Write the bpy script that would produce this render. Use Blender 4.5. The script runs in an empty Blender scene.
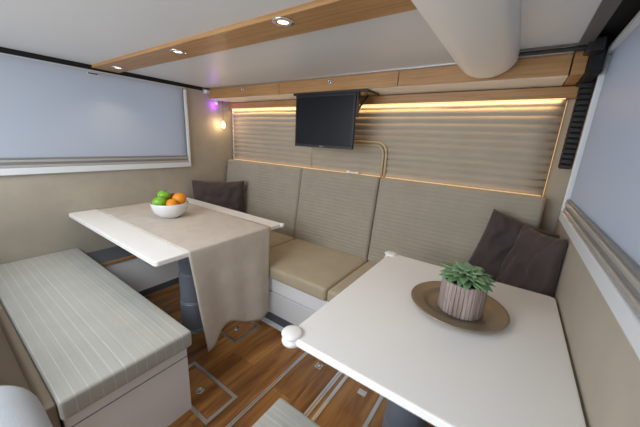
import bpy, bmesh, math, random
from mathutils import Vector, Matrix, Euler, noise
random.seed(7)
SC = bpy.context.scene
COL = SC.collection
PI = math.pi

# ------------------------------------------------------------------ camera
cam_d = bpy.data.cameras.new('camera'); cam = bpy.data.objects.new('camera', cam_d); COL.objects.link(cam)
cam_d.sensor_width = 36; cam_d.lens = 36*278.215/640; cam_d.clip_start = .02
cam_d.dof.use_dof = True; cam_d.dof.focus_distance = 1.9; cam_d.dof.aperture_fstop = 3.2
CR = Matrix(((0.8177114918, 0.5734820790, 0.0496610625),
             (-0.1848869652, 0.1799612421, 0.9661422057),
             (0.5451281742, -0.7992074676, 0.2531857367)))
cam.matrix_world = Matrix.Translation((2.5089, -1.9389, 1.2701)) @ CR.transposed().to_4x4()
SC.camera = cam

# ------------------------------------------------------------------ world, lights, exposure
W = bpy.data.worlds.new('world'); SC.world = W; W.use_nodes = True
W.node_tree.nodes['Background'].inputs[0].default_value = (.76, .83, .95, 1)
W.node_tree.nodes['Background'].inputs[1].default_value = 1.35
SC.view_settings.view_transform = 'Standard'; SC.view_settings.look = 'None'
SC.view_settings.gamma = 1; SC.view_settings.use_curve_mapping = False
SC.view_settings.exposure = 0.25

def area(name, loc, rot, sx, sy, power, col):
    l = bpy.data.lights.new(name, 'AREA'); l.shape = 'RECTANGLE'; l.size = sx; l.size_y = sy
    l.energy = power; l.color = col
    o = bpy.data.objects.new(name, l); o.location = loc; o.rotation_euler = rot; COL.objects.link(o); return o
WARM = (1.0, .62, .26)
# unseen area light added behind the camera as daylight fill
area('rear_fill', (1.25, -3.25, 1.05), (PI/2, 0, 0), 2.0, 1.2, 26, (.86, .93, 1.0))
# unseen area light added overhead to brighten the tables and bench
area('overhead_fill', (1.15, -2.55, 1.74), (.35, 0, 0), 1.3, .7, 21, (.92, .96, 1.0))
# LED strips: above the padded panel, at both its sides, behind the backrest tops
area('led_light_top', (1.34, -.004, 1.531), (0.25, 0, 0), 2.6, .012, 1.9, WARM)
area('led_light_side', (2.705, .012, 1.25), (PI/2, 0, PI), .012, .52, .12, WARM)
area('led_light_backrest', (1.34, .0, 1.042), (PI-.1, 0, 0), 2.6, .01, .07, WARM)

# ------------------------------------------------------------------ materials
def mat(name, col, rough=.5, metal=0., bump=0., bscale=200., var=0., vscale=6., spec=.5, coat=0., stretch=None, fn=None, sheen=0.):
    m = bpy.data.materials.new(name); m.use_nodes = True
    nt = m.node_tree; N = nt.nodes; L = nt.links; b = N['Principled BSDF']
    b.inputs['Base Color'].default_value = (*col, 1); b.inputs['Roughness'].default_value = rough
    b.inputs['Metallic'].default_value = metal; b.inputs['Specular IOR Level'].default_value = spec
    b.inputs['Coat Weight'].default_value = coat
    if sheen: b.inputs['Sheen Weight'].default_value = sheen
    tc = N.new('ShaderNodeTexCoord'); mp = N.new('ShaderNodeMapping'); L.new(tc.outputs['Object'], mp.inputs[0])
    if stretch: mp.inputs['Scale'].default_value = stretch
    if bump:
        n = N.new('ShaderNodeTexNoise'); n.inputs['Scale'].default_value = bscale; n.inputs['Detail'].default_value = 3
        L.new(mp.outputs[0], n.inputs[0]); bp = N.new('ShaderNodeBump'); bp.inputs['Strength'].default_value = bump
        bp.inputs['Distance'].default_value = .002
        L.new(n.outputs[0], bp.inputs['Height']); L.new(bp.outputs[0], b.inputs['Normal'])
    if var:
        n = N.new('ShaderNodeTexNoise'); n.inputs['Scale'].default_value = vscale; n.inputs['Detail'].default_value = 4
        L.new(mp.outputs[0], n.inputs[0]); r = N.new('ShaderNodeValToRGB')
        r.color_ramp.elements[0].position = .3; r.color_ramp.elements[1].position = .7
        r.color_ramp.elements[0].color = (*[c*(1-var) for c in col], 1)
        r.color_ramp.elements[1].color = (*[min(1, c*(1+var)) for c in col], 1)
        L.new(n.outputs[0], r.inputs[0]); L.new(r.outputs[0], b.inputs['Base Color'])
    if fn: fn(nt, b, tc, mp)
    return m

def wood_fn(c1, c2, c3, scl, grain, rnd=0.):
    """long-grained wood: stretched noise bands, darker pores, variation from piece to piece"""
    def f(nt, b, tc, mp):
        N = nt.nodes; L = nt.links
        mp.inputs['Scale'].default_value = scl
        src = mp.outputs[0]
        oi = N.new('ShaderNodeObjectInfo')
        ad = N.new('ShaderNodeVectorMath'); ad.operation = 'MULTIPLY_ADD'
        cb = N.new('ShaderNodeCombineXYZ')
        for k in range(3): L.new(oi.outputs['Random'], cb.inputs[k])
        ad.inputs[1].default_value = (37, 53, 71) if rnd else (0, 0, 0)
        L.new(cb.outputs[0], ad.inputs[0]); L.new(src, ad.inputs[2])
        n = N.new('ShaderNodeTexNoise'); n.inputs['Scale'].default_value = grain; n.inputs['Detail'].default_value = 6
        n.inputs['Roughness'].default_value = .6; n.inputs['Distortion'].default_value = .6
        L.new(ad.outputs[0], n.inputs[0])
        r = N.new('ShaderNodeValToRGB'); e = r.color_ramp.elements
        e[0].position = .3; e[0].color = (*c1, 1); e[1].position = .72; e[1].color = (*c3, 1)
        k = e.new(.5); k.color = (*c2, 1)
        L.new(n.outputs[0], r.inputs[0])
        hs = N.new('ShaderNodeHueSaturation'); L.new(r.outputs[0], hs.inputs['Color'])
        mr = N.new('ShaderNodeMapRange'); mr.inputs[3].default_value = 1-rnd; mr.inputs[4].default_value = 1+rnd
        L.new(oi.outputs['Random'], mr.inputs[0]); L.new(mr.outputs[0], hs.inputs['Value'])
        L.new(hs.outputs[0], b.inputs['Base Color'])
        bp = N.new('ShaderNodeBump'); bp.inputs['Strength'].default_value = .15; bp.inputs['Distance'].default_value = .001
        L.new(n.outputs[0], bp.inputs['Height']); L.new(bp.outputs[0], b.inputs['Normal'])
    return f

def emis(name, col, s):
    m = bpy.data.materials.new(name); m.use_nodes = True; b = m.node_tree.nodes['Principled BSDF']
    b.inputs['Base Color'].default_value = (*col, 1); b.inputs['Emission Color'].default_value = (*col, 1)
    b.inputs['Emission Strength'].default_value = s; return m

def stripe_fn(axis, pitch, width, col_line, wob=.25, dash=True):
    """thin paler stitched lines across the cloth, broken up by noise"""
    def f(nt, b, tc, mp):
        N = nt.nodes; L = nt.links
        sp = N.new('ShaderNodeSeparateXYZ'); L.new(tc.outputs['Object'], sp.inputs[0])
        m = N.new('ShaderNodeMath'); m.operation = 'DIVIDE'; L.new(sp.outputs[axis], m.inputs[0]); m.inputs[1].default_value = pitch
        fr = N.new('ShaderNodeMath'); fr.operation = 'FRACT'; L.new(m.outputs[0], fr.inputs[0])
        lt = N.new('ShaderNodeMath'); lt.operation = 'LESS_THAN'; L.new(fr.outputs[0], lt.inputs[0]); lt.inputs[1].default_value = width
        n = N.new('ShaderNodeTexNoise'); n.inputs['Scale'].default_value = 14; L.new(tc.outputs['Object'], n.inputs[0])
        mm = N.new('ShaderNodeMath'); mm.operation = 'MULTIPLY'; L.new(lt.outputs[0], mm.inputs[0]); L.new(n.outputs[0], mm.inputs[1])
        mx = N.new('ShaderNodeMix'); mx.data_type = 'RGBA'; L.new(mm.outputs[0], mx.inputs[0])
        src = b.inputs['Base Color'].links[0].from_socket if b.inputs['Base Color'].links else None
        if src: L.new(src, mx.inputs[6])
        else: mx.inputs[6].default_value = b.inputs['Base Color'].default_value
        mx.inputs[7].default_value = (*col_line, 1)
        L.new(mx.outputs[2], b.inputs['Base Color'])
    return f

M = {}
M['ceiling'] = mat('ceiling_panel', (.70, .70, .70), .42)
M['wall'] = mat('wall_textile', (.415, .37, .295), .8, bump=.25, bscale=260, var=.05, vscale=9)
M['oak'] = mat('oak_veneer', (.5, .3, .14), .42, fn=wood_fn((.33, .165, .055), (.43, .225, .085), (.50, .285, .12), (.5, 8, 14), 7))
M['floorwood'] = mat('floor_wood', (.3, .13, .05), .28, fn=wood_fn((.10, .034, .008), (.30, .128, .034), (.50, .26, .08), (9, 1.1, 9), 1.5, .12))
M['alu'] = mat('brushed_aluminium', (.62, .62, .62), .32, 1., bump=.1, bscale=120, stretch=(1, 30, 30))
M['chrome'] = mat('chrome', (.8, .8, .8), .12, 1.)
M['white'] = mat('white_laminate', (.92, .91, .88), .34)
M['whitebox'] = mat('white_box_paint', (.82, .83, .84), .4)
M['frame'] = mat('white_frame', (.72, .74, .76), .35)
M['black'] = mat('black_plastic', (.012, .012, .014), .4)
M['blackgap'] = mat('flat_black', (.006, .006, .006), .8)  # plain black, also stands in for shade inside the ceiling-edge gaps
M['screen'] = mat('tv_glass', (.006, .0065, .010), .3, spec=.3)
M['slot'] = mat('grey_vent_plastic', (.10, .11, .125), .5)
M['legblue'] = mat('blue_grey_leg_paint', (.19, .215, .26), .4)
M['uph'] = mat('cream_seat_fabric', (.43, .365, .25), .85, bump=.4, bscale=330, var=.07, vscale=7, sheen=.2)
M['uphback'] = mat('taupe_pleated_fabric', (.385, .34, .262), .8, bump=.3, bscale=330, var=.05, vscale=9, sheen=.2)
M['panel'] = mat('padded_panel_fabric', (.46, .39, .30), .75, bump=.2, bscale=300, var=.05)
M['bench'] = mat('pale_bench_fabric', (.43, .43, .39), .75, bump=.35, bscale=300, var=.05, vscale=5, fn=stripe_fn(1, .036, .07, (.66, .66, .62)))
M['benchback'] = mat('tan_bench_fabric', (.20, .16, .115), .85, bump=.3, bscale=300, var=.05)
M['cushion'] = mat('dark_brown_cotton', (.058, .040, .036), .8, bump=.3, bscale=240, var=.12, vscale=8, sheen=.15)
M['runner'] = mat('beige_linen', (.62, .56, .49), .7, bump=.5, bscale=420, var=.06, vscale=12)
M['ceramic'] = mat('white_ceramic', (.80, .80, .79), .15, coat=.4)
M['green'] = mat('green_apple_skin', (.22, .50, .035), .3, var=.2, vscale=20)
M['orange'] = mat('orange_peel', (.85, .30, .012), .42, bump=.5, bscale=200, var=.08)
M['redapple'] = mat('red_apple_skin', (.30, .045, .02), .3, var=.4, vscale=25)
M['stem'] = mat('brown_stem', (.09, .05, .02), .7)
M['tray'] = mat('bronze_metal', (.33, .275, .20), .38, .7, bump=.15, bscale=60, var=.1, vscale=10)
M['potslat'] = mat('weathered_wood_slat', (.33, .26, .235), .8, fn=wood_fn((.20, .145, .125), (.34, .265, .24), (.46, .38, .34), (20, 20, 2), 4, .2))
M['soil'] = mat('dark_soil', (.03, .022, .015), .95, bump=1, bscale=150)
M['leaf'] = mat('succulent_leaf', (.15, .27, .125), .5, var=.22, vscale=16)
M['leafpale'] = mat('pale_succulent_leaf', (.24, .38, .21), .5, var=.15, vscale=16)
M['duct'] = mat('cream_duct_plastic', (.82, .80, .75), .4)
M['cable'] = mat('cream_cable_sleeve', (.62, .50, .30), .5)
M['greyseat'] = mat('light_grey_seat_fabric', (.46, .49, .52), .7, bump=.4, bscale=250, var=.06)
M['gapgrey'] = mat('dark_grey_trim', (.12, .115, .11), .5)
M['led'] = emis('led_strip_warm', (1.0, .68, .32), 1.0)
M['leddim'] = emis('led_strip_dim', (1.0, .68, .36), .45)
M['lampglow'] = emis('downlight_lens', (1.0, .88, .70), 3)
M['bulbglow'] = emis('warm_bulb', (1.0, .72, .38), 22)
M['purpleglow'] = emis('violet_led', (.35, .05, 1.0), 12)
M['pleat_a'] = mat('pleat_grey', (.30, .30, .30), .35, .4)
M['pleat_b'] = mat('pleat_silver', (.60, .58, .55), .3, .5)
M['labeldark'] = mat('label_print', (.03, .03, .04), .5)
M['lockblue'] = mat('lock_blue_grey', (.10, .13, .22), .4)
def blind_mat():
    m = bpy.data.materials.new('blind_cloth'); m.use_nodes = True; nt = m.node_tree; N = nt.nodes; L = nt.links
    for n in list(N): N.remove(n)
    o = N.new('ShaderNodeOutputMaterial'); d = N.new('ShaderNodeBsdfPrincipled')
    d.inputs['Base Color'].default_value = (.60, .62, .65, 1); d.inputs['Roughness'].default_value = .38
    t = N.new('ShaderNodeBsdfTranslucent'); t.inputs[0].default_value = (.62, .66, .72, 1)
    mx = N.new('ShaderNodeMixShader'); mx.inputs[0].default_value = .5
    L.new(d.outputs[0], mx.inputs[1]); L.new(t.outputs[0], mx.inputs[2]); L.new(mx.outputs[0], o.inputs[0]); return m
M['blind'] = blind_mat()
def glass_mat():
    m = bpy.data.materials.new('window_pane_glass'); m.use_nodes = True; b = m.node_tree.nodes['Principled BSDF']
    b.inputs['Base Color'].default_value = (.95, .97, 1, 1); b.inputs['Roughness'].default_value = 0; b.inputs['Transmission Weight'].default_value = 1
    b.inputs['IOR'].default_value = 1.05; return m
M['glass'] = glass_mat()

# ------------------------------------------------------------------ mesh helpers (all coordinates are world metres)
def origin(p):
    v = Vector((0, 0, 0))
    while p is not None: v += p.location; p = p.parent
    return v
def obj(name, bm, m, parent=None, smooth=False, loc=None):
    """link bm (world coordinates) as one mesh object; loc sets the origin of a top-level mesh"""
    off = origin(parent) if parent is not None else Vector(loc or (0, 0, 0))
    bmesh.ops.recalc_face_normals(bm, faces=bm.faces)
    bmesh.ops.translate(bm, verts=bm.verts, vec=-off)
    me = bpy.data.meshes.new(name); bm.to_mesh(me); bm.free()
    me.materials.append(M[m] if isinstance(m, str) else m)
    if smooth:
        for p in me.polygons: p.use_smooth = True
    o = bpy.data.objects.new(name, me); COL.objects.link(o)
    if parent is not None: o.parent = parent
    else: o.location = off
    return o
def tag(o, label=None, cat=None, group=None, kind=None):
    if label: o['label'] = label
    if cat: o['category'] = cat
    if group: o['group'] = group
    if kind: o['kind'] = kind
    return o
def thing(name, label, cat, loc=(0, 0, 0), group=None):
    o = bpy.data.objects.new(name, None); COL.objects.link(o); o.location = loc; o.empty_display_size = .1
    return tag(o, label, cat, group)
def structure(o): o['kind'] = 'structure'; return o

def addbox(bm, x0, x1, y0, y1, z0, z1, bev=0., seg=2):
    r = bmesh.ops.create_cube(bm, size=1)['verts']
    for v in r:
        v.co = Vector((x0+(v.co.x+.5)*(x1-x0), y0+(v.co.y+.5)*(y1-y0), z0+(v.co.z+.5)*(z1-z0)))
    if bev:
        es = list({e for v in r for e in v.link_edges})
        bmesh.ops.bevel(bm, geom=es, offset=bev, segments=seg, profile=.5, affect='EDGES')
    return bm
def box(x0, x1, y0, y1, z0, z1, bev=0., seg=2): return addbox(bmesh.new(), x0, x1, y0, y1, z0, z1, bev, seg)

def rbox(L, r, cuts=(6, 6, 6), disp=None):
    """soft box: L=(x0,x1,y0,y1,z0,z1), edges rounded by r; disp(p, n) -> extra offset vector"""
    def ax(a, b, n):
        rr = min(r, (b-a)/2*.98)
        s = [0, rr*.12, rr*.32, rr*.62, rr]
        mid = [rr+(b-a-2*rr)*k/n for k in range(1, n)]
        return [a+t for t in s]+[a+t for t in mid]+[b-t for t in reversed(s)], rr
    X, rx = ax(L[0], L[1], cuts[0]); Y, ry = ax(L[2], L[3], cuts[1]); Z, rz = ax(L[4], L[5], cuts[2])
    bm = bmesh.new(); cache = {}
    lo = Vector((L[0]+rx, L[2]+ry, L[4]+rz)); hi = Vector((L[1]-rx, L[3]-ry, L[5]-rz))
    def V(i, j, k):
        q = (i, j, k)
        if q not in cache:
            p = Vector((X[i], Y[j], Z[k]))
            c = Vector([min(max(p[t], lo[t]), hi[t]) for t in range(3)])
            d = Vector([(p[t]-c[t])/(rx, ry, rz)[t] for t in range(3)])
            if d.length > 0:
                d.normalize(); p = c+Vector((d.x*rx, d.y*ry, d.z*rz)); nrm = d
            else: nrm = Vector((0, 0, 0))
            if disp: p = p+disp(p, nrm)
            cache[q] = bm.verts.new(p)
        return cache[q]
    a, b, c = len(X)-1, len(Y)-1, len(Z)-1
    for i in range(a):
        for j in range(b):
            bm.faces.new((V(i, j, 0), V(i, j+1, 0), V(i+1, j+1, 0), V(i+1, j, 0)))
            bm.faces.new((V(i, j, c), V(i+1, j, c), V(i+1, j+1, c), V(i, j+1, c)))
    for i in range(a):
        for k in range(c):
            bm.faces.new((V(i, 0, k), V(i+1, 0, k), V(i+1, 0, k+1), V(i, 0, k+1)))
            bm.faces.new((V(i, b, k), V(i, b, k+1), V(i+1, b, k+1), V(i+1, b, k)))
    for j in range(b):
        for k in range(c):
            bm.faces.new((V(0, j, k), V(0, j, k+1), V(0, j+1, k+1), V(0, j+1, k)))
            bm.faces.new((V(a, j, k), V(a, j+1, k), V(a, j+1, k+1), V(a, j, k+1)))
    return bm

def lathe(prof, cx, cy, n=40, cap=True):
    """prof: list of (r, z)"""
    bm = bmesh.new(); rings = []
    for r, z in prof:
        if r < 1e-5: rings.append([bm.verts.new((cx, cy, z))])
        else: rings.append([bm.verts.new((cx+r*math.cos(2*PI*k/n), cy+r*math.sin(2*PI*k/n), z)) for k in range(n)])
    for a, b in zip(rings, rings[1:]):
        for k in range(n):
            k2 = (k+1) % n
            if len(a) == 1 and len(b) > 1: bm.faces.new((a[0], b[k2], b[k]))
            elif len(b) == 1 and len(a) > 1: bm.faces.new((a[k], a[k2], b[0]))
            elif len(a) > 1: bm.faces.new((a[k], a[k2], b[k2], b[k]))
    if cap:
        for g in (rings[0], rings[-1]):
            if len(g) > 1: bm.faces.new(g)
    return bm
def tube(pts, r, n=10):
    bm = bmesh.new(); pts = [Vector(p) for p in pts]; prev = None; up = Vector((0, 0, 1)); rings = []
    for i, p in enumerate(pts):
        t = (pts[min(i+1, len(pts)-1)]-pts[max(i-1, 0)]).normalized()
        a = t.cross(up)
        if a.length < .1: a = t.cross(Vector((0, 1, 0)))
        a.normalize()
        if prev is not None and a.dot(prev) < 0: a = -a
        prev = a; b = t.cross(a)
        rings.append([bm.verts.new(p+r*(a*math.cos(2*PI*k/n)+b*math.sin(2*PI*k/n))) for k in range(n)])
    for A, B in zip(rings, rings[1:]):
        for k in range(n): bm.faces.new((A[k], A[(k+1) % n], B[(k+1) % n], B[k]))
    bm.faces.new(rings[0]); bm.faces.new(rings[-1]); return bm
def xform(bm, m): bmesh.ops.transform(bm, matrix=m, verts=bm.verts); return bm
def dup(root, loc, label=None):
    r = root.copy(); COL.objects.link(r); r.location = loc
    if label: r['label'] = label
    for ch in list(root.children):
        c = ch.copy(); COL.objects.link(c); c.parent = r
        for g in ch.children:
            d = g.copy(); COL.objects.link(d); d.parent = c
    return r

H = 1.69; XR = 2.75; YB = -3.3
# ------------------------------------------------------------------ setting: floor with planks
fl = structure(obj('floor', box(-.05, XR+.05, YB, .06, -.06, -.012), 'blackgap'))
pw = .165; plank_me = {}
x = 0.0; col = 0
while x < XR-.001:
    w = min(pw, XR-x); y = YB-random.random()*1.0
    while y < .03:
        y0 = max(y, YB); y1 = min(y+1.15, .04)
        if y1-y0 > .02:
            obj('plank', box(x+.0006, x+w-.0006, y0+.0006, y1-.0006, -.012, 0, .0008, 1), 'floorwood', fl)
        y += 1.15
    x += w; col += 1

# walls -------------------------------------------------------------
def wall_x(name, x0, x1, wy0, wy1, wz0, wz1):
    bm = bmesh.new()
    addbox(bm, x0, x1, YB, .06, -.06, wz0); addbox(bm, x0, x1, YB, wy0, wz0, 1.8); addbox(bm, x0, x1, wy1, .06, wz0, 1.8)
    addbox(bm, x0, x1, wy0, wy1, wz1, 1.8)
    return structure(obj(name, bm, 'wall'))
wl = wall_x('wall_left', -.06, 0, -2.5, -.52, 1.02, 1.645)
wr = wall_x('wall_right', XR, XR+.06, -2.6, -.27, 1.02, 1.66)
structure(obj('wall_rear', box(0, XR, .04, .10, -.06, 1.8), 'wall'))
cl = structure(obj('ceiling', addbox(addbox(addbox(box(.022, 2.62, -2.2, .04, H, H+.03), .022, 2.62, YB, -2.9, H, H+.03), .022, .5, -2.9, -2.2, H, H+.03), 1.8, 2.62, -2.9, -2.2, H, H+.03), 'ceiling'))  # unseen opening behind the camera, added for the overhead fill light
structure(obj('trim_1', addbox(addbox(addbox(box(-.06, XR+.06, -2.2, .10, 1.8, 1.84), -.06, XR+.06, YB, -2.9, 1.8, 1.84), -.06, .5, -2.9, -2.2, 1.8, 1.84), 1.8, XR+.06, -2.9, -2.2, 1.8, 1.84), 'blackgap'))
# dark recess beside the ceiling on the right, grey trim strip along its edge
structure(obj('trim_2', box(2.62, 2.665, -2.9, -.34, H-.004, H+.03, .002), 'gapgrey'))
structure(obj('trim_3', box(2.665, XR, YB, .04, H+.03, H+.045), 'blackgap'))
structure(obj('trim_4', addbox(box(0, .022, YB, .04, H+.004, H+.03), 0, .006, YB, -.30, 1.663, H+.004), 'blackgap'))  # black strips standing in for the shaded gap above the left blind

# light-oak board under the ceiling, silver line at its far side
structure(obj('trim_5', box(.024, 2.60, -1.1375, -.9775, H-.018, H, .0015), 'oak'))
# silver line between ceiling and the cabinets
structure(obj('trim_6', box(.03, 2.62, -.262, -.2555, H-.006, H, .001), 'alu'))
# oak board on the rear wall above the padded panel
structure(obj('trim_7', box(.0, 2.748, -.012, .04, 1.537, 1.592, .002), 'oak'))
# wall behind the camera, its middle left open to let fill light in
bm = bmesh.new(); addbox(bm, -.06, .25, YB-.05, YB, -.06, 1.8); addbox(bm, 2.3, XR+.06, YB-.05, YB, -.06, 1.8); addbox(bm, .25, 2.3, YB-.05, YB, 1.66, 1.8)
structure(obj('wall_front', bm, 'wall'))

# ------------------------------------------------------------------ windows with blinds
def window(idx, xs, s, y0, y1, z0, z1, name_label, blind_label, label_tag):
    """xs: wall surface, s: +1 if the room lies towards +x; y0..y1 outer frame"""
    def bx(a, b, *r, **k):
        p, q = sorted((xs+s*a, xs+s*b)); return box(p, q, *r, **k)
    w = structure(obj('window_%d' % idx, bx(-.055, -.045, y0+.03, y1-.03, z0+.04, z1), 'glass'))
    fw = .028
    def fp(nm, bm): return obj(nm, bm, 'frame', w)
    fp('frame_rail', bx(.0, .030, y0, y1, z0, z0+.042, bev=.004))
    fp('frame_rail', bx(.0, .030 if idx == 2 else .012, y0, y1, z1-(.018 if idx == 2 else .006), z1, bev=.002))
    fp('frame_stile', bx(.0, .030, y1-fw*.7, y1, z0+.042, z1-.018, bev=.004))
    fp('frame_stile', bx(.0, .030, y0, y0+fw, z0+.042, z1-.018, bev=.004))
    b = thing('pleated_blind', blind_label, 'blind', (xs, (y0+y1)/2, z0+.04))
    obj('screen', bx(.008, .011, y0+fw, y1-fw, z0+.10, z1-(.018 if idx == 2 else .006)), 'blind', b)
    zz = z0+.044
    for k in range(4):
        m = 'pleat_b' if k % 2 == 0 else 'pleat_a'
        hh = .0155 if k < 3 else .012
        o = obj('pleat', bx(.004, .026-.004*(k % 2), y0+fw, y1-fw, zz, zz+hh, bev=.004), m, b); zz += hh
    return w, b
window(1, 0, 1, -2.55, -.470, .975, 1.660, '', 'large pale blind drawn over the left window, lit bluish by daylight', None)
wb = [o for o in COL.objects if o.name == 'pleated_blind'][0]
pl = obj('pull_tab', box(.011, .016, -1.167, -1.100, 1.627, 1.645, .002), 'frame', wb)
obj('print', box(.0155, .0168, -1.161, -1.106, 1.632, 1.6405), 'labeldark', pl)
window(2, XR, -1, -2.65, -.225, .965, 1.685, '', 'large grey pleated blind drawn over the right window beside the white table', None)

# ------------------------------------------------------------------ overhead cabinets
def cabinet(x0, x1, lockx, label):
    t = thing('overhead_cabinet', label, 'cabinet', ((x0+x1)/2, -.12, 1.60), 'overhead oak cabinets along the rear wall')
    obj('carcass', box(x0, x1, -.236, .04, 1.597, H-.001, .001), 'duct', t)
    d = obj('door', box(x0+.002, x1-.002, -.2525, -.237, 1.598, H-.007, .0015), 'oak', t)
    bm = lathe([(.0, 0), (.0135, 0), (.0145, .002), (.0135, .005), (.009, .0055), (.0085, .003), (0, .003)], 0, 0, 20)
    xform(bm, Matrix.Translation((lockx, -.2525, 1.652)) @ Matrix.Rotation(PI/2, 4, 'X')); k = obj('push_lock', bm, 'chrome', d, True)
    bm = lathe([(0, .003), (.0082, .003), (.0082, .0045), (0, .0045)], 0, 0, 16)
    xform(bm, Matrix.Translation((lockx, -.2525, 1.652)) @ Matrix.Rotation(PI/2, 4, 'X')); obj('lock_button', bm, 'lockblue', t)
cabinet(.03, .921, .508, 'long oak overhead cabinet at the left end above the hanging bulb')
cabinet(.921, 1.8575, 1.383, 'oak overhead cabinet in the middle directly above the television')
cabinet(1.8575, 2.622, 2.236, 'oak overhead cabinet at the right end behind the cream duct')
structure(obj('trim_8', box(2.626, 2.672, -.2525, .03, 1.597, H-.002, .0015), 'oak'))
t = thing('wall_sensor', 'small white box with dark top at left end of the oak cabinets', 'sensor', (.02, -.27, 1.655))
obj('housing', box(.004, .046, -.292, -.2535, 1.640, 1.672, .004), 'frame', t)
obj('lens', box(.006, .044, -.290, -.256, 1.672, 1.684, .003), 'black', t)

# ceiling lights on the oak board
def downlight(x, y, label):
    t = thing('ceiling_light', label, 'lamp', (x, y, H-.018), 'round downlights in the oak ceiling board')
    z = H-.018
    obj('ring', lathe([(.019, z), (.040, z), (.039, z-.005), (.022, z-.006), (.019, z-.002)], x, y, 28, False), 'chrome', t, True)
    obj('lens', lathe([(0, z-.001), (.019, z-.001), (.019, z-.003), (0, z-.0035)], x, y, 24), 'lampglow', t)
    l = bpy.data.lights.new('spot', 'SPOT'); l.energy = 3.0; l.color = (1, .84, .62); l.spot_size = 2.0; l.spot_blend = .8; l.shadow_soft_size = .02
    o = bpy.data.objects.new('spot', l); COL.objects.link(o); o.location = (x, y, z-.012)
downlight(1.739, -1.104, 'round lit downlight with chrome ring nearest the cream duct')
downlight(1.001, -1.078, 'round lit downlight, middle one of the three in the oak ceiling board')
downlight(0.233, -1.06, 'round lit downlight at the left end of the oak ceiling board')

# LED strips
tag(obj('light_strip', box(.04, 2.65, -.009, -.001, 1.533, 1.537), 'led', loc=(1.3, 0, 1.533)), 'long glowing warm light strip under the oak board above padded panel', 'light strip')
tag(obj('light_strip', box(2.660, 2.662, .020, .036, 1.0, 1.53), 'leddim', loc=(2.67, 0, 1.0)), 'upright warm light strip along the right edge of padded panel', 'light strip')
tag(obj('light_strip', box(.04, 2.65, .003, .006, 1.030, 1.038), 'leddim', loc=(1.3, 0, 1.036)), 'thin warm light strip behind the top of the sofa backrests', 'light strip')
# hanging bulb + violet LED
t = thing('pendant_lamp', 'tiny lit bulb hanging on a cord in the rear left corner', 'lamp', (.066, -.13, 1.597))
obj('cord', tube([(.066, -.13, 1.597), (.066, -.13, 1.50), (.066, -.13, 1.412)], .0016, 6), 'black', t)
obj('cap', lathe([(.0, 1.412), (.009, 1.412), (.011, 1.396), (0, 1.396)], .066, -.13, 16), 'frame', t, True)
obj('bulb', lathe([(0, 1.345), (.008, 1.347), (.013, 1.356), (.014, 1.372), (.011, 1.392), (0, 1.396)], .066, -.13, 16), 'bulbglow', t, True)
l = bpy.data.lights.new('bulb_light', 'POINT'); l.energy = .35; l.color = (1, .7, .4); l.shadow_soft_size = .015
o = bpy.data.objects.new('bulb_light', l); COL.objects.link(o); o.location = (.066, -.15, 1.37)
t = thing('violet_light', 'small violet glowing lamp under the cabinet in the rear left corner', 'lamp', (.045, -.19, 1.597))
obj('housing', lathe([(.016, 1.597), (.018, 1.58), (.015, 1.566), (.0, 1.566)], .045, -.19, 20), 'frame', t, True)
obj('lens', lathe([(0, 1.566), (.012, 1.566), (.010, 1.558), (0, 1.556)], .045, -.19, 16), 'purpleglow', t, True)
l = bpy.data.lights.new('violet', 'POINT'); l.energy = .22; l.color = (.35, .05, 1); l.shadow_soft_size = .01
o = bpy.data.objects.new('violet', l); COL.objects.link(o); o.location = (.03, -.19, 1.545)

# ------------------------------------------------------------------ padded rear panel with horizontal pleats
def ribs(x0, x1, z0, z1, ybase, depth, pitch, nx=24):
    bm = bmesh.new(); nz = int((z1-z0)/pitch*8); prev = None
    for i in range(nz+1):
        z = z0+(z1-z0)*i/nz; row = []
        for j in range(nx+1):
            x = x0+(x1-x0)*j/nx
            zz = z+.004*noise.noise(Vector((x*3, z*4, 5)))
            ph = ((zz-z0)/pitch) % 1.0
            d = depth*math.sqrt(max(0, 1-(2*ph-1)**2))**.7
            row.append(bm.verts.new((x, ybase-d-.002*noise.noise(Vector((x*6, z*20, 1))), z)))
        if prev:
            for j in range(nx): bm.faces.new((prev[j], prev[j+1], row[j+1], row[j]))
        prev = row
    # closed back
    bnd = [e for e in bm.edges if e.is_boundary]
    ex_ = bmesh.ops.extrude_edge_only(bm, edges=bnd)['geom']
    nv = [v for v in ex_ if isinstance(v, bmesh.types.BMVert)]
    for v in nv: v.co.y = .0385
    bmesh.ops.holes_fill(bm, edges=[e for e in bm.edges if e.is_boundary], sides=0)
    return bm
t = thing('padded_panel', 'beige horizontally pleated padded panel on rear wall behind the television', 'wall panel', (1.34, .03, .95))
obj('padding', ribs(.045, 2.655, .95, 1.533, .022, .016, .0425), 'panel', t, True)
obj('side_piping', box(.034, .044, .006, .040, .95, 1.533, .003), 'duct', t)

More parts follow.
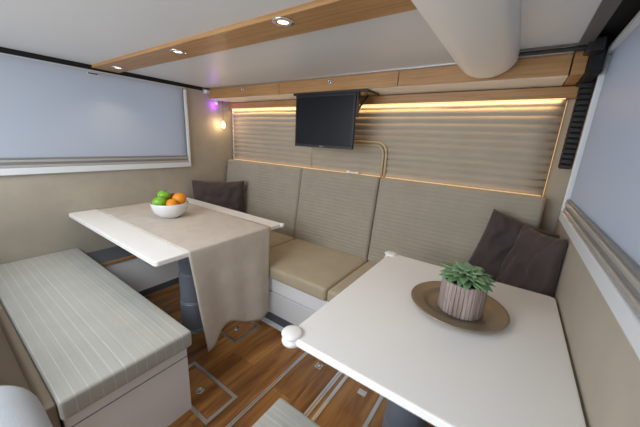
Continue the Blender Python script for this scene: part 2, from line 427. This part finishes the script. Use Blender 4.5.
# ------------------------------------------------------------------ sofa
t = thing('sofa', 'long taupe sofa with cream seats built along the rear wall', 'sofa', (1.36, -.35, 0))
sofa = t
obj('base', box(.02, 2.74, -.665, .02, .0, .245, .003), 'whitebox', t)
obj('apron', box(.02, 2.74, -.685, -.60, .246, .345, .004), 'whitebox', t)
obj('baseboard', box(.30, 2.74, -.690, -.665, .0, .24, .002), 'frame', t)
obj('floor_trim', box(.30, 2.74, -.722, -.690, .0, .006, .002), 'frame', t)
vs = obj('vent_slot', box(.62, 1.50, -.694, -.690, .014, .078, .001), 'slot', t)
for k in range(3): obj('louvre', box(.63, 1.49, -.697, -.694, .024+k*.018, .031+k*.018, .001), 'slot', vs)
def puff(L, b):
    def f(p, n):
        u = (p.x-L[0])/(L[1]-L[0])*2-1; v = (p.y-L[2])/(L[3]-L[2])*2-1
        k = max(0, (1-u**4))*max(0, (1-v**4)); top = (p.z-L[4])/(L[5]-L[4])
        w = noise.noise(p*7)*.004
        return Vector((0, 0, (b*k+w*k)*max(0, top)))
    return f
for x0, x1 in ((.03, 1.036), (1.04, 1.7355), (1.7395, 2.735)):
    L = (x0, x1, -.705, -.10, .345, .432)
    obj('seat_cushion', rbox(L, .022, (14, 12, 3), puff(L, .008)), 'uph', t, True)
def backrest(x0, x1, seams=()):
    # front face leans from y=-.134 (seat) to -.045 (top)
    L = (x0, x1, -.06, -.006, .42, 1.036)
    def f(p, n):
        s = (1.036-p.z)/.60
        front = 1 if p.y < -.034 else 0
        lean = -.085*s*(1 if front else .3)
        rib = 0
        if front and abs(n.x) < .4 and abs(n.z) < .4:
            ph = (p.z/.0265+.12*noise.noise(Vector((p.x*4, p.z*3, 2)))) % 1.0
            rib = -.004*math.sin(PI*ph)**.6
            for sx in seams: rib += .006*math.exp(-((p.x-sx)/.004)**2)
        u = (p.x-x0)/(x1-x0)*2-1
        return Vector((0, lean+rib-(.010*(1-u**6)*front)*(1-(2*s-1)**4 if 0 < s < 1 else 0), 0))
    return rbox(L, .018, (30, 2, 160), f)
obj('backrest', backrest(.022, 1.012), 'uphback', t, True)
obj('backrest', backrest(1.016, 1.722), 'uphback', t, True)
obj('backrest', backrest(1.728, 2.672), 'uphback', t, True)
tag(obj('corner_filler', box(2.675, 2.745, -.05, .036, .42, .62, .01), 'wall', t))

tt = thing('wheel_locker', 'low grey locker with oak edging under the left table beside wall', 'locker', (.14, -1.0, 0))
obj('body', box(.0, .285, -1.37, -.725, .0, .352), 'whitebox', tt)
obj('lid', box(.0, .284, -1.37, -.725, .352, .370, .003), 'slot', tt)
obj('front_edging', box(.284, .297, -1.37, -.725, .352, .374, .003), 'oak', tt)
obj('vent_slot', box(.285, .289, -1.34, -.735, .006, .062, .001), 'slot', tt)

# ------------------------------------------------------------------ benches
def bench(x0, x1, lx0, lx1, label, back=True):
    t = thing('bench', label, 'bench', ((x0+x1)/2, -1.6, 0))
    obj('base', box(lx0, lx1, -1.815, -1.392, 0, .352, .004), 'whitebox', t)
    if back: obj('back_panel', box(lx0, lx1+.012, -1.90, -1.824, 0, .428, .006), 'benchback', t)
    obj('hatch_line', box(lx0+.02, lx1+.0015 if lx1 < 2 else lx1-.02, -1.80, -1.3905, .300, .303), 'slot', t)
    L = (x0, x1, -1.822, -1.374, .353, .432)
    def f(p, n):
        u = (p.x-x0)/(x1-x0)*2-1; v = (p.y+1.613)/.239; k = max(0, 1-u**6)*max(0, 1-v**6)
        ph = (p.y/.040) % 1.0
        return Vector((0, 0, .006*k+noise.noise(p*6)*.003*k - .0012*math.exp(-((ph-.05)/.08)**2)*(1 if p.z > .42 else 0)))
    obj('seat_cushion', rbox(L, .013, (20, 96, 3), f), 'bench', t, True)
    if back:
        L2 = (x0+.01, x1-.012, -.05, .05, 0, .46)
        bm = rbox(L2, .035, (14, 3, 10))
        xform(bm, Matrix.Translation((0, -1.895, .425)) @ Matrix.Rotation(.45, 4, 'X'))
        obj('backrest', bm, 'benchback', t, True)
    return t
bench(.004, 1.4725, .006, 1.452, 'large pale striped bench against the left wall near the left table')
bench(2.0, 2.742, 2.02, 2.742, 'pale upholstered bench of which only a corner shows below white table', False)

# ------------------------------------------------------------------ tables
def table_top(x0, x1, y0, y1, z, r=.02):
    """worktop with rounded vertical corners and a softened edge"""
    bm = bmesh.new(); pts = []
    for cx, cy, a in ((x1-r, y1-r, 0), (x0+r, y1-r, 90), (x0+r, y0+r, 180), (x1-r, y0+r, 270)):
        for k in range(7): 
            an = math.radians(a+15*k); pts.append((cx+r*math.cos(an), cy+r*math.sin(an)))
    mx, my = (x0+x1)/2, (y0+y1)/2; rings = []
    for dz, ins in ((-.026, .004), (-.023, .0), (-.004, .0), (-.001, .0015), (0, .005)):
        rings.append([bm.verts.new((p[0]-math.copysign(ins, p[0]-mx), p[1]-math.copysign(ins, p[1]-my), z+dz)) for p in pts])
    n = len(pts)
    for a, b in zip(rings, rings[1:]):
        for k in range(n): bm.faces.new((a[k], a[(k+1) % n], b[(k+1) % n], b[k]))
    bm.faces.new(rings[0]); bm.faces.new(rings[-1]); return bm
def leg(t, cx, cy, top):
    l = obj('leg', lathe([(.098, 0), (.098, .012), (.086, .016), (.086, .20), (.0835, .203), (.0835, .207), (.0835, .21), (.081, .213), (.081, .40), (.0785, .403), (.0785, .41), (.076, .413), (.076, top)], cx, cy, 40), 'legblue', t, True)
    m = l.modifiers.new('e', 'EDGE_SPLIT'); m.split_angle = .6
    obj('base_ring', lathe([(.084, .0), (.108, .0), (.108, .008), (.084, .012)], cx, cy, 40, False), 'alu', t)
    obj('mount_plate', box(cx-.13, cx+.13, cy-.13, cy+.13, top-.006, top, .002), 'alu', t)
TZ = .6925
t = thing('dinette_table', 'white table with linen runner and fruit bowl by left wall', 'table', (.9, -1.03, 0))
obj('tabletop', table_top(.004, 1.2375, -1.395, -.531, TZ), 'white', t)
obj('corner_bumper', lathe([(0, TZ-.026), (.015, TZ-.026), (.020, TZ-.016), (.020, TZ-.004), (.016, TZ+.001), (0, TZ+.002)], 1.232, -.542, 24), 'white', t, True)
leg(t, .9, -1.03, TZ-.026)
t = thing('dinette_table', 'white table carrying the potted succulent at right wall', 'table', (2.33, -1.0, 0))
obj('tabletop', table_top(2.03, 2.742, -1.3825, -.526, TZ), 'white', t)
for bx_, by_ in ((2.040, -1.368), (2.040, -.545)):
    bmp = obj('corner_bumper', lathe([(0, TZ-.035), (.022, TZ-.034), (.031, TZ-.030), (.033, TZ-.022), (.030, TZ-.014), (.026, TZ-.010), (.030, TZ-.006), (.034, TZ), (.032, TZ+.005), (.022, TZ+.008), (0, TZ+.009)], bx_, by_, 28), 'white', t, True)
leg(t, 2.335, -1.0, TZ-.026)

# linen runner: on the table, over the edge and down
def runner():
    bm = bmesh.new(); y0, y1 = -1.240, -.662; ny = 36; rows = []
    path = [(x, TZ+.0035) for x in [.03+(1.236-.03)*k/26 for k in range(27)]]
    path += [(1.2415, TZ+.001), (1.2435, TZ-.006)]
    def pt(s, v, top):  # v in 0..1 across
        y = y0+(y1-y0)*v
        if top is not None:
            zz = top[1]+.0012*noise.noise(Vector((top[0]*5, y*5, 0)))+.0008
            return Vector((top[0], y, zz))
        # hanging part, s 0..1
        ln = .585-.075*math.exp(-((v-.36)/.17)**2)+.012*math.exp(-((v-.0)/.08)**2)
        z = TZ-.006-s*ln
        ww = s*(.010*math.sin(v*17+.6)+.014*math.sin(v*8+2.2)+.012*noise.noise(Vector((v*3, s*2, 3))))
        x = 1.2455+.006*s+ww+.016*s
        sm = min(1, s/.38); x += .040*sm*v**3; yy = y+s*.052*(1-v)**2-.056*sm*v**3
        return Vector((x, yy, z))
    for p in path: rows.append([bm.verts.new(pt(0, j/ny, p)) for j in range(ny+1)])
    for k in range(1, 31): rows.append([bm.verts.new(pt(k/30, j/ny, None)) for j in range(ny+1)])
    for a, b in zip(rows, rows[1:]):
        for j in range(ny): bm.faces.new((a[j], b[j], b[j+1], a[j+1]))
    return bm
rn = tag(obj('table_runner', runner(), 'runner', None, True, loc=(.7, -.95, TZ)), 'beige linen runner on left table, hanging over its end towards floor', 'table runner')
m = rn.modifiers.new('thickness', 'SOLIDIFY'); m.thickness = .0022; m.offset = 1

# bowl and fruit
bx0, by0 = .572, -.972; zt = TZ+.0065
t = thing('fruit_bowl', 'white ceramic bowl with fruit on the linen runner of left table', 'bowl', (bx0, by0, zt))
t['label'] = 'white ceramic bowl holding fruit on left table'
prof = [(0, zt+.001), (.050, zt+.001), (.056, zt), (.062, zt+.003), (.088, zt+.020), (.107, zt+.046), (.116, zt+.074), (.120, zt+.102), (.118, zt+.105), (.114, zt+.101), (.108, zt+.066), (.090, zt+.034), (.060, zt+.014), (0, zt+.010)]
bm = lathe(prof, bx0, by0, 48, False)
for v in bm.verts:
    d = Vector((v.co.x-bx0, v.co.y-by0)); a = math.atan2(d.y, d.x); hgt = (v.co.z-zt)/.09
    k = 1+.012*math.sin(a*9+hgt*5)*min(1, hgt*2)*(1 if hgt < .9 else .3)
    v.co.x = bx0+d.x*k; v.co.y = by0+d.y*k
obj('bowl_body', bm, 'ceramic', t, True)
def fruit(name, label, cat, c, r, m, dimple, group=None, tilt=(0, 0, 0)):
    t = thing(name, label, cat, (c[0], c[1], c[2]-r), group)
    prof = []
    for k in range(15):
        a = -PI/2+PI*k/14; rr = r*math.cos(a); z = r*.94*math.sin(a)
        if dimple: 
            z -= .30*r*math.exp(-(rr/(r*.25))**2)*(1 if a > 0 else -1)*(1 if a > 0 else .5); rr *= 1+.05*math.sin(a)
        prof.append((max(rr, 0), z))
    prof[0] = (0, prof[0][1]); prof[-1] = (0, prof[-1][1])
    mm = Matrix.Translation(c) @ Euler(tilt).to_matrix().to_4x4()
    obj('flesh', xform(lathe(prof, 0, 0, 28), mm), m, t, True)
    if dimple: obj('stem', xform(tube([(0, 0, r*.55), (.001, 0, r*.8), (.004, 0, r*1.1)], .0016, 6), mm), 'stem', t)
    else: obj('stem_end', xform(lathe([(0, r*.93), (.004, r*.945), (.003, r*.96), (0, r*.965)], 0, 0, 8), mm), 'stem', t)
ex = Vector((.87, .49, 0)) ; # direction away from camera
rt = Vector((.49, .87, 0))
def bp(a, b, z): p = Vector((bx0, by0, 0))+rt*a+(-Vector((.87, -.49, 0)))*b; return (p.x, p.y, zt+z)
fruit('apple', 'green apple at the front left of the bowl, lower one', 'apple', bp(-.058, -.030, .112), .045, 'green', True, 'green apples in the bowl', (.3, -.2, 0))
fruit('apple', 'green apple lying highest at the left back of bowl', 'apple', bp(-.034, .036, .140), .043, 'green', True, 'green apples in the bowl', (-.1, .3, 1))
fruit('apple', 'small dark red apple half hidden behind the oranges', 'apple', bp(.024, .060, .120), .034, 'redapple', True, None, (.2, .2, 0))
fruit('orange', 'large orange on the right side of fruit bowl', 'orange', bp(.063, -.004, .124), .046, 'orange', False, 'oranges in the bowl', (.5, .2, 0))
fruit('orange', 'smaller orange low at the front middle of fruit bowl', 'orange', bp(.018, -.058, .098), .040, 'orange', False, 'oranges in the bowl', (-.4, .8, 0))

# ------------------------------------------------------------------ tray + succulent
px, py = 2.424, -.880
tag(obj('serving_plate', lathe([(0, TZ+.004), (.06, TZ+.004), (.095, TZ+.0045), (.108, TZ+.009), (.115, TZ+.016), (.125, TZ+.0175), (.155, TZ+.022), (.1625, TZ+.0225), (.1645, TZ+.021), (.1615, TZ+.018), (.125, TZ+.013), (.110, TZ+.006), (.100, TZ), (0, TZ)], px, py, 72, False), 'tray', None, True, loc=(px, py, TZ)), 'round bronze metal plate under the succulent pot on right table', 'plate')
pz = TZ+.0048; px, py = 2.434, -.886
t = thing('potted_succulent', 'green rosette succulent in wooden-slat pot on bronze plate', 'plant', (px, py, pz))
obj('pot_liner', lathe([(0, pz), (.066, pz), (.068, pz+.108), (.064, pz+.108), (.062, pz+.095), (0, pz+.095)], px, py, 36), 'slot', t)
slat = None; ns = 34
for k in range(ns):
    a = 2*PI*k/ns; w = 2*PI*.0725/ns*.46
    if slat is None:
        slat = obj('pot_slat', box(px+.0675, px+.0745, py-w, py+w, pz+.0005, pz+.119, .0014, 1), 'potslat', t)
        me = slat.data
        bmx = bmesh.new(); bmx.from_mesh(me); bmx.to_mesh(me); bmx.free()
    else:
        o = slat.copy(); COL.objects.link(o); o.parent = t; o.rotation_euler = (0, 0, a)
        o.scale = (1+.02*random.uniform(-1, 1), 1, 1+.012*random.uniform(-1, 1))
obj('soil', lathe([(0, pz+.096), (.062, pz+.096), (.0615, pz+.102), (.03, pz+.108), (0, pz+.11)], px, py, 28), 'soil', t, True)
def leaf_mesh(name, m, ln, w):
    bm = bmesh.new(); nu = 8; rows = []
    for i in range(nu+1):
        u = i/nu
        ww = w*(.45+.75*math.sin(PI*min(1, u*.80+.06)))*(1-u**8)
        ww = max(ww, .0006); th = .0065*(1-u)**.5+.0006
        z = .010*math.sin(u*PI*.8)-.004*u
        r = []
        for j in range(8):
            a = 2*PI*j/8; yy = math.cos(a)*ww; zz = math.sin(a)*th
            zz += (yy/w)**2*.006 if w else 0
            r.append(bm.verts.new((u*ln, yy, z+zz)))
        rows.append(r)
    for a, b in zip(rows, rows[1:]):
        for j in range(8): bm.faces.new((a[j], a[(j+1) % 8], b[(j+1) % 8], b[j]))
    bm.faces.new(rows[0]); bm.faces.new(rows[-1])
    bmesh.ops.recalc_face_normals(bm, faces=bm.faces)
    me = bpy.data.meshes.new(name); bm.to_mesh(me); bm.free(); me.materials.append(M[m])
    for p in me.polygons: p.use_smooth = True
    return me
lm = [leaf_mesh('leaf', 'leaf', .092, .0125), leaf_mesh('leaf', 'leaf', .082, .0130), leaf_mesh('leaf', 'leafpale', .062, .012), leaf_mesh('leaf', 'leafpale', .042, .009), leaf_mesh('leaf', 'leafpale', .024, .006)]
for ring, (cnt, el, z) in enumerate(((18, .06, .119), (16, .26, .123), (12, .52, .127), (8, .90, .130), (5, 1.3, .132))):
    for k in range(cnt):
        o = bpy.data.objects.new('leaf', lm[ring]); COL.objects.link(o); o.parent = t
        a = 2*PI*k/cnt+ring*.37+random.uniform(-.09, .09); e = el+random.uniform(-.09, .09)
        o.rotation_euler = (random.uniform(-.2, .2), -e, a); s = random.uniform(.88, 1.1); o.scale = (s, s, s)
        o.location = (.006*math.cos(a), .006*math.sin(a), z)

# ------------------------------------------------------------------ throw cushions
def pillow(name, label, cpos, ax_u, ax_v, w, h, th, seed, sag=0., taper=0.):
    """ax_u = width direction, ax_v = height direction (unit vectors)"""
    u = Vector(ax_u).normalized(); v = Vector(ax_v).normalized(); n = u.cross(v).normalized(); v = n.cross(u)
    bm = bmesh.new(); N = 34; g = {}
    for side in (1, -1):
        for i in range(N+1):
            for j in range(N+1):
                a = i/N*2-1; b = j/N*2-1
                edge = abs(a) > .9999 or abs(b) > .9999
                if side == -1 and edge: g[(side, i, j)] = g[(1, i, j)]; continue
                pin = 1-.07*(1-a*a)*abs(b)**3; pin2 = 1-.07*(1-b*b)*abs(a)**3
                k = (max(0, (1-a**4))*max(0, (1-b**4)))**.55
                q = Vector((a*2.2+seed, b*2.2, side))
                cr = noise.noise(q)*.5+noise.noise(q*2.3)*.25
                # pulled creases fanning out of the corners
                fold = math.sin((a*1.3-b)*8+3*noise.noise(q*1.2))*.10*(abs(a*b)**.3)
                d = th/2*k*(1+.6*cr+2.2*fold)+.004*k*abs(math.sin(9*(a*.7+b)+4*noise.noise(q*.9)))
                p = Vector(cpos)+u*(a*w/2*pin2*(1-taper*(b+1)/2))+v*(b*h/2*pin - sag*(1-a*a)*(b > 0)*b)+n*(side*d+.012*noise.noise(q*1.0))
                g[(side, i, j)] = bm.verts.new(p)
    for side in (1, -1):
        for i in range(N):
            for j in range(N):
                f = [g[(side, i, j)], g[(side, i+1, j)], g[(side, i+1, j+1)], g[(side, i, j+1)]]
                bm.faces.new(f if side == 1 else f[::-1])
    # position origin at base
    o = tag(obj(name, bm, 'cushion', None, True, loc=(cpos[0], cpos[1], .44)), label, 'cushion', 'dark brown throw cushions')
    return o
pillow('throw_cushion', 'dark brown throw cushion in the left corner behind fruit bowl', (.235, -.345, .640), (.80, .60, .03), (-.10, .16, 1), .50, .44, .10, 1.3, .0)
pillow('throw_cushion', 'dark brown throw cushion leaning on the sofa back right of plant', (2.565, -.205, .685), (.97, .0, -.24), (.24, .16, .95), .35, .48, .09, 5.1)
pillow('throw_cushion', 'dark brown throw cushion in the right corner under window', (2.645, -.365, .675), (.60, -.80, 0), (.14, .05, 1), .37, .50, .09, 9.4, 0, .35)

# ------------------------------------------------------------------ television
t = thing('television', 'black flat television folded down from the cabinet above the sofa', 'television', (1.34, -.24, 1.22))
M4 = Matrix.Translation((0, 0, 0))
x0, x1, z0, z1 = 1.092, 1.590, 1.222, 1.578
yf = -.252
fr = bmesh.new()
addbox(fr, x0, x1, yf, yf+.022, z0, z0+.020, .002, 1); addbox(fr, x0, x1, yf, yf+.022, z1-.014, z1, .002, 1)
addbox(fr, x0, x0+.014, yf, yf+.022, z0+.02, z1-.014, .002, 1); addbox(fr, x1-.014, x1, yf, yf+.022, z0+.02, z1-.014, .002, 1)
obj('bezel', fr, 'black', t)
obj('screen', box(x0+.013, x1-.013, yf+.004, yf+.010, z0+.019, z1-.013), 'screen', t)
obj('back_shell', box(x0+.02, x1-.02, yf+.0225, yf+.05, z0+.03, z1-.03, .012), 'black', t)
bd = bmesh.new()
for k in range(5): addbox(bd, 1.320+k*.0075, 1.3255+k*.0075, yf-.0008, yf+.001, z0+.0065, z0+.0125)
obj('logo', bd, 'pleat_a', t)
obj('ceiling_plate', box(1.06, 1.665, -.245, -.06, 1.582, 1.5965, .002), 'black', t)
obj('bracket_arm', tube([(1.60, -.10, 1.583), (1.602, -.15, 1.54), (1.602, -.205, 1.50), (1.60, -.228, 1.47)], .006, 8), 'black', t)
obj('bracket_arm', tube([(1.09, -.10, 1.583), (1.088, -.15, 1.54), (1.088, -.205, 1.50), (1.09, -.228, 1.47)], .006, 8), 'black', t)
obj('hinge', tube([(1.09, -.238, 1.5795), (1.34, -.238, 1.5795), (1.61, -.238, 1.5795)], .005, 8), 'black', t)
br = bmesh.new(); addbox(br, 1.594, 1.604, -.25, -.22, 1.43, 1.58, .002); obj('bracket_plate', br, 'black', t)

# cable conduits
def arc_path(x0, x1, z0, z1, r, y):
    p = [(x0, y, z1), (x1-r, y, z1)]
    for k in range(1, 9): a = PI/2*k/8; p.append((x1-r+r*math.sin(a), y, z1-r+r*math.cos(a)))
    p.append((x1, y, z0)); return p
t = thing('cable_conduit', 'pair of cream cable sleeves curving down from the television', 'cable', (1.72, -.012, 1.04))
obj('sleeve', tube(arc_path(1.40, 1.735, 1.02, 1.279, .075, -.006), .0075, 10), 'cable', t, True)
obj('sleeve', tube(arc_path(1.40, 1.713, 1.02, 1.259, .060, -.006), .0065, 10), 'cable', t, True)
tag(obj('thin_cable', tube([(1.075, -.004, 1.222), (1.06, -.005, 1.19), (1.062, -.004, 1.12), (1.075, -.004, 1.045)], .0025, 6), 'cable', None, True, loc=(1.07, 0, 1.045)), 'thin cream cable hanging below the left of television', 'cable')
t = thing('white_handle', 'short white plastic bar lying on top of the sofa back', 'handle', (1.495, -.035, 1.037))
obj('bar', xform(rbox((-.040, .040, -.008, .008, -.006, .006), .006, (4, 2, 2)), Matrix.Translation((1.492, -.034, 1.046)) @ Matrix.Rotation(.05, 4, 'Z')), 'white', t, True)
obj('end_knob', rbox((1.440, 1.466, -.048, -.022, 1.036, 1.058), .009, (2, 2, 2)), 'white', t, True)
obj('end_knob', rbox((1.520, 1.546, -.046, -.020, 1.036, 1.056), .009, (2, 2, 2)), 'white', t, True)

# ------------------------------------------------------------------ cream duct under the ceiling
def duct():
    bm = bmesh.new(); cx = 2.305; a = .125; b = .088; n = 28; rows = []
    ys = [-3.2, -2.4, -1.7, -1.138, -.9, -.6, -.40, -.31]
    for y in ys: rows.append((y, 1.0))
    for k in range(1, 7): an = PI/2*k/7; rows.append((-.31+.05*math.sin(an), math.cos(an)**.5*.18+.82))
    R = []
    for y, s in rows:
        R.append([bm.verts.new((cx+a*s*math.cos(PI*j/n), y, H-.001-b*s*math.sin(PI*j/n))) for j in range(n+1)])
    for A, B in zip(R, R[1:]):
        for j in range(n): bm.faces.new((A[j], A[j+1], B[j+1], B[j]))
    for g in (R[0], R[-1]): bm.faces.new(g)
    for A, B in zip(R, R[1:]): bm.faces.new((A[0], B[0], B[-1], A[-1]))
    return bm
dd = tag(obj('air_duct', duct(), 'duct', None, True, loc=(2.305, -1.7, H)), 'thick cream half-round duct running along the ceiling above right table', 'duct')
m = dd.modifiers.new('e', 'EDGE_SPLIT'); m.split_angle = 1.0

# black locking rod + drag chain on the right
t = thing('locking_rod', 'black rod with silver rail across ceiling right of the duct', 'rod', (2.55, -.33, 1.67))
obj('rod', box(2.425, 2.665, -.357, -.338, 1.668, 1.683, .005), 'black', t)
obj('rail', box(2.425, 2.665, -.337, -.329, 1.672, 1.680, .002), 'alu', t)
obj('rail', box(2.425, 2.665, -.372, -.360, 1.683, 1.689, .002), 'gapgrey', t)
obj('end_block', box(2.648, 2.700, -.38, -.30, 1.655, 1.700, .004), 'black', t)
t = thing('drag_chain', 'black segmented cable chain hanging upright beside right window', 'cable chain', (2.70, -.10, 1.19))
obj('top_housing', box(2.674, 2.719, -.31, -.02, 1.585, 1.733, .006), 'blackgap', t)
obj('inner_band', box(2.688, 2.728, -.122, -.078, 1.197, 1.60, .001), 'blackgap', t)
lk = None
for k in range(17):
    z = 1.195+k*.0245
    if lk is None:
        bm = box(2.684, 2.728, -.130, -.072, z, z+.021, .003, 1); addbox(bm, 2.681, 2.6845, -.118, -.082, z+.005, z+.027, .001, 1); addbox(bm, 2.7275, 2.731, -.118, -.082, z+.005, z+.027, .001, 1)
        lk = obj('link', bm, 'black', t)
    else:
        o = lk.copy(); COL.objects.link(o); o.parent = t; o.location = (0, 0, k*.0245)

# ------------------------------------------------------------------ floor rails and hatches
def rail(x, w, y0, y1, label):
    t = thing('floor_rail', label, 'rail', (x, (y0+y1)/2, 0))
    obj('strip', box(x-w/2, x+w/2, y0, y1, .0, .0035, .001), 'alu', t)
    obj('groove', box(x-w*.04, x+w*.04, y0, y1, .0035, .0042), 'gapgrey', t)
rail(1.664, .020, -2.6, -.725, 'single silver rail let into wooden floor between the two tables')
rail(1.908, .026, -2.6, -.725, 'silver floor rail beside the white-framed hatch under right table')
def hatch(x0, x1, y0, y1, lx, ly, label, latch='round', fw=.018):
    t = thing('floor_hatch', label, 'hatch', ((x0+x1)/2, (y0+y1)/2, 0))
    obj('frame_strip', box(x0, x1, y0, y0+fw, 0, .004, .001), 'alu', t)
    obj('frame_strip', box(x0, x1, y1-fw, y1, 0, .004, .001), 'alu', t)
    obj('frame_strip', box(x0, x0+fw, y0+fw, y1-fw, 0, .004, .001), 'alu', t)
    obj('frame_strip', box(x1-fw, x1, y0+fw, y1-fw, 0, .004, .001), 'alu', t)
    obj('lid', box(x0+fw+.002, x1-fw-.002, y0+fw+.002, y1-fw-.002, 0, .0025), 'floorwood', t)
    if latch == 'round':
        l = obj('latch', lathe([(0, .0025), (.021, .0025), (.0205, .0055), (.015, .006), (.013, .004), (0, .004)], lx, ly, 28), 'chrome', t, True)
        obj('pull', box(lx-.012, lx+.012, ly-.0035, ly+.0035, .004, .0065, .001), 'alu', l)
    elif latch == 'plate':
        obj('plate', box(lx-.022, lx+.022, ly-.017, ly+.017, .0025, .0045, .001), 'alu', t)
hatch(1.20, 1.578, -1.402, -1.222, 1.397, -1.316, 'silver-framed floor hatch with round latch beside the left bench')
hatch(1.0, 1.262, -.985, -.765, 1.157, -.888, 'silver-framed floor hatch below the hanging runner')
hatch(1.940, 2.170, -1.9, -.740, 2.067, -.814, 'white-framed floor hatch with blank plate under the right table', 'plate', .020)
t = thing('floor_latch', 'square silver latch with ring in floor between rails', 'latch', (1.784, -.806, 0))
obj('plate', box(1.764, 1.804, -.826, -.788, 0, .003, .001), 'alu', t)
obj('ring', lathe([(.010, .003), (.015, .003), (.015, .0055), (.010, .0055), (.010, .003)], 1.784, -.807, 24, False), 'slot', t)
obj('bar', box(1.773, 1.795, -.809, -.804, .0055, .0075), 'chrome', t)

# ------------------------------------------------------------------ nearest seat, only its rounded top corner shows at bottom left
t = thing('swivel_seat', 'light grey rounded seat back in the near bottom left corner', 'seat', (1.80, -2.02, 0))
bm = rbox((1.50, 2.125, -2.10, -1.862, .36, .668), .11, (8, 5, 8), lambda p, n: Vector((0, .02*(p.z-.6), 0)))
obj('backrest', bm, 'greyseat', t, True)
obj('seat_cushion', rbox((1.52, 1.962, -2.50, -2.06, .36, .46), .035, (8, 8, 4)), 'greyseat', t, True)
obj('pedestal', lathe([(.14, 0), (.14, .01), (.05, .03), (.045, .36)], 1.78, -2.22, 28), 'slot', t, True)
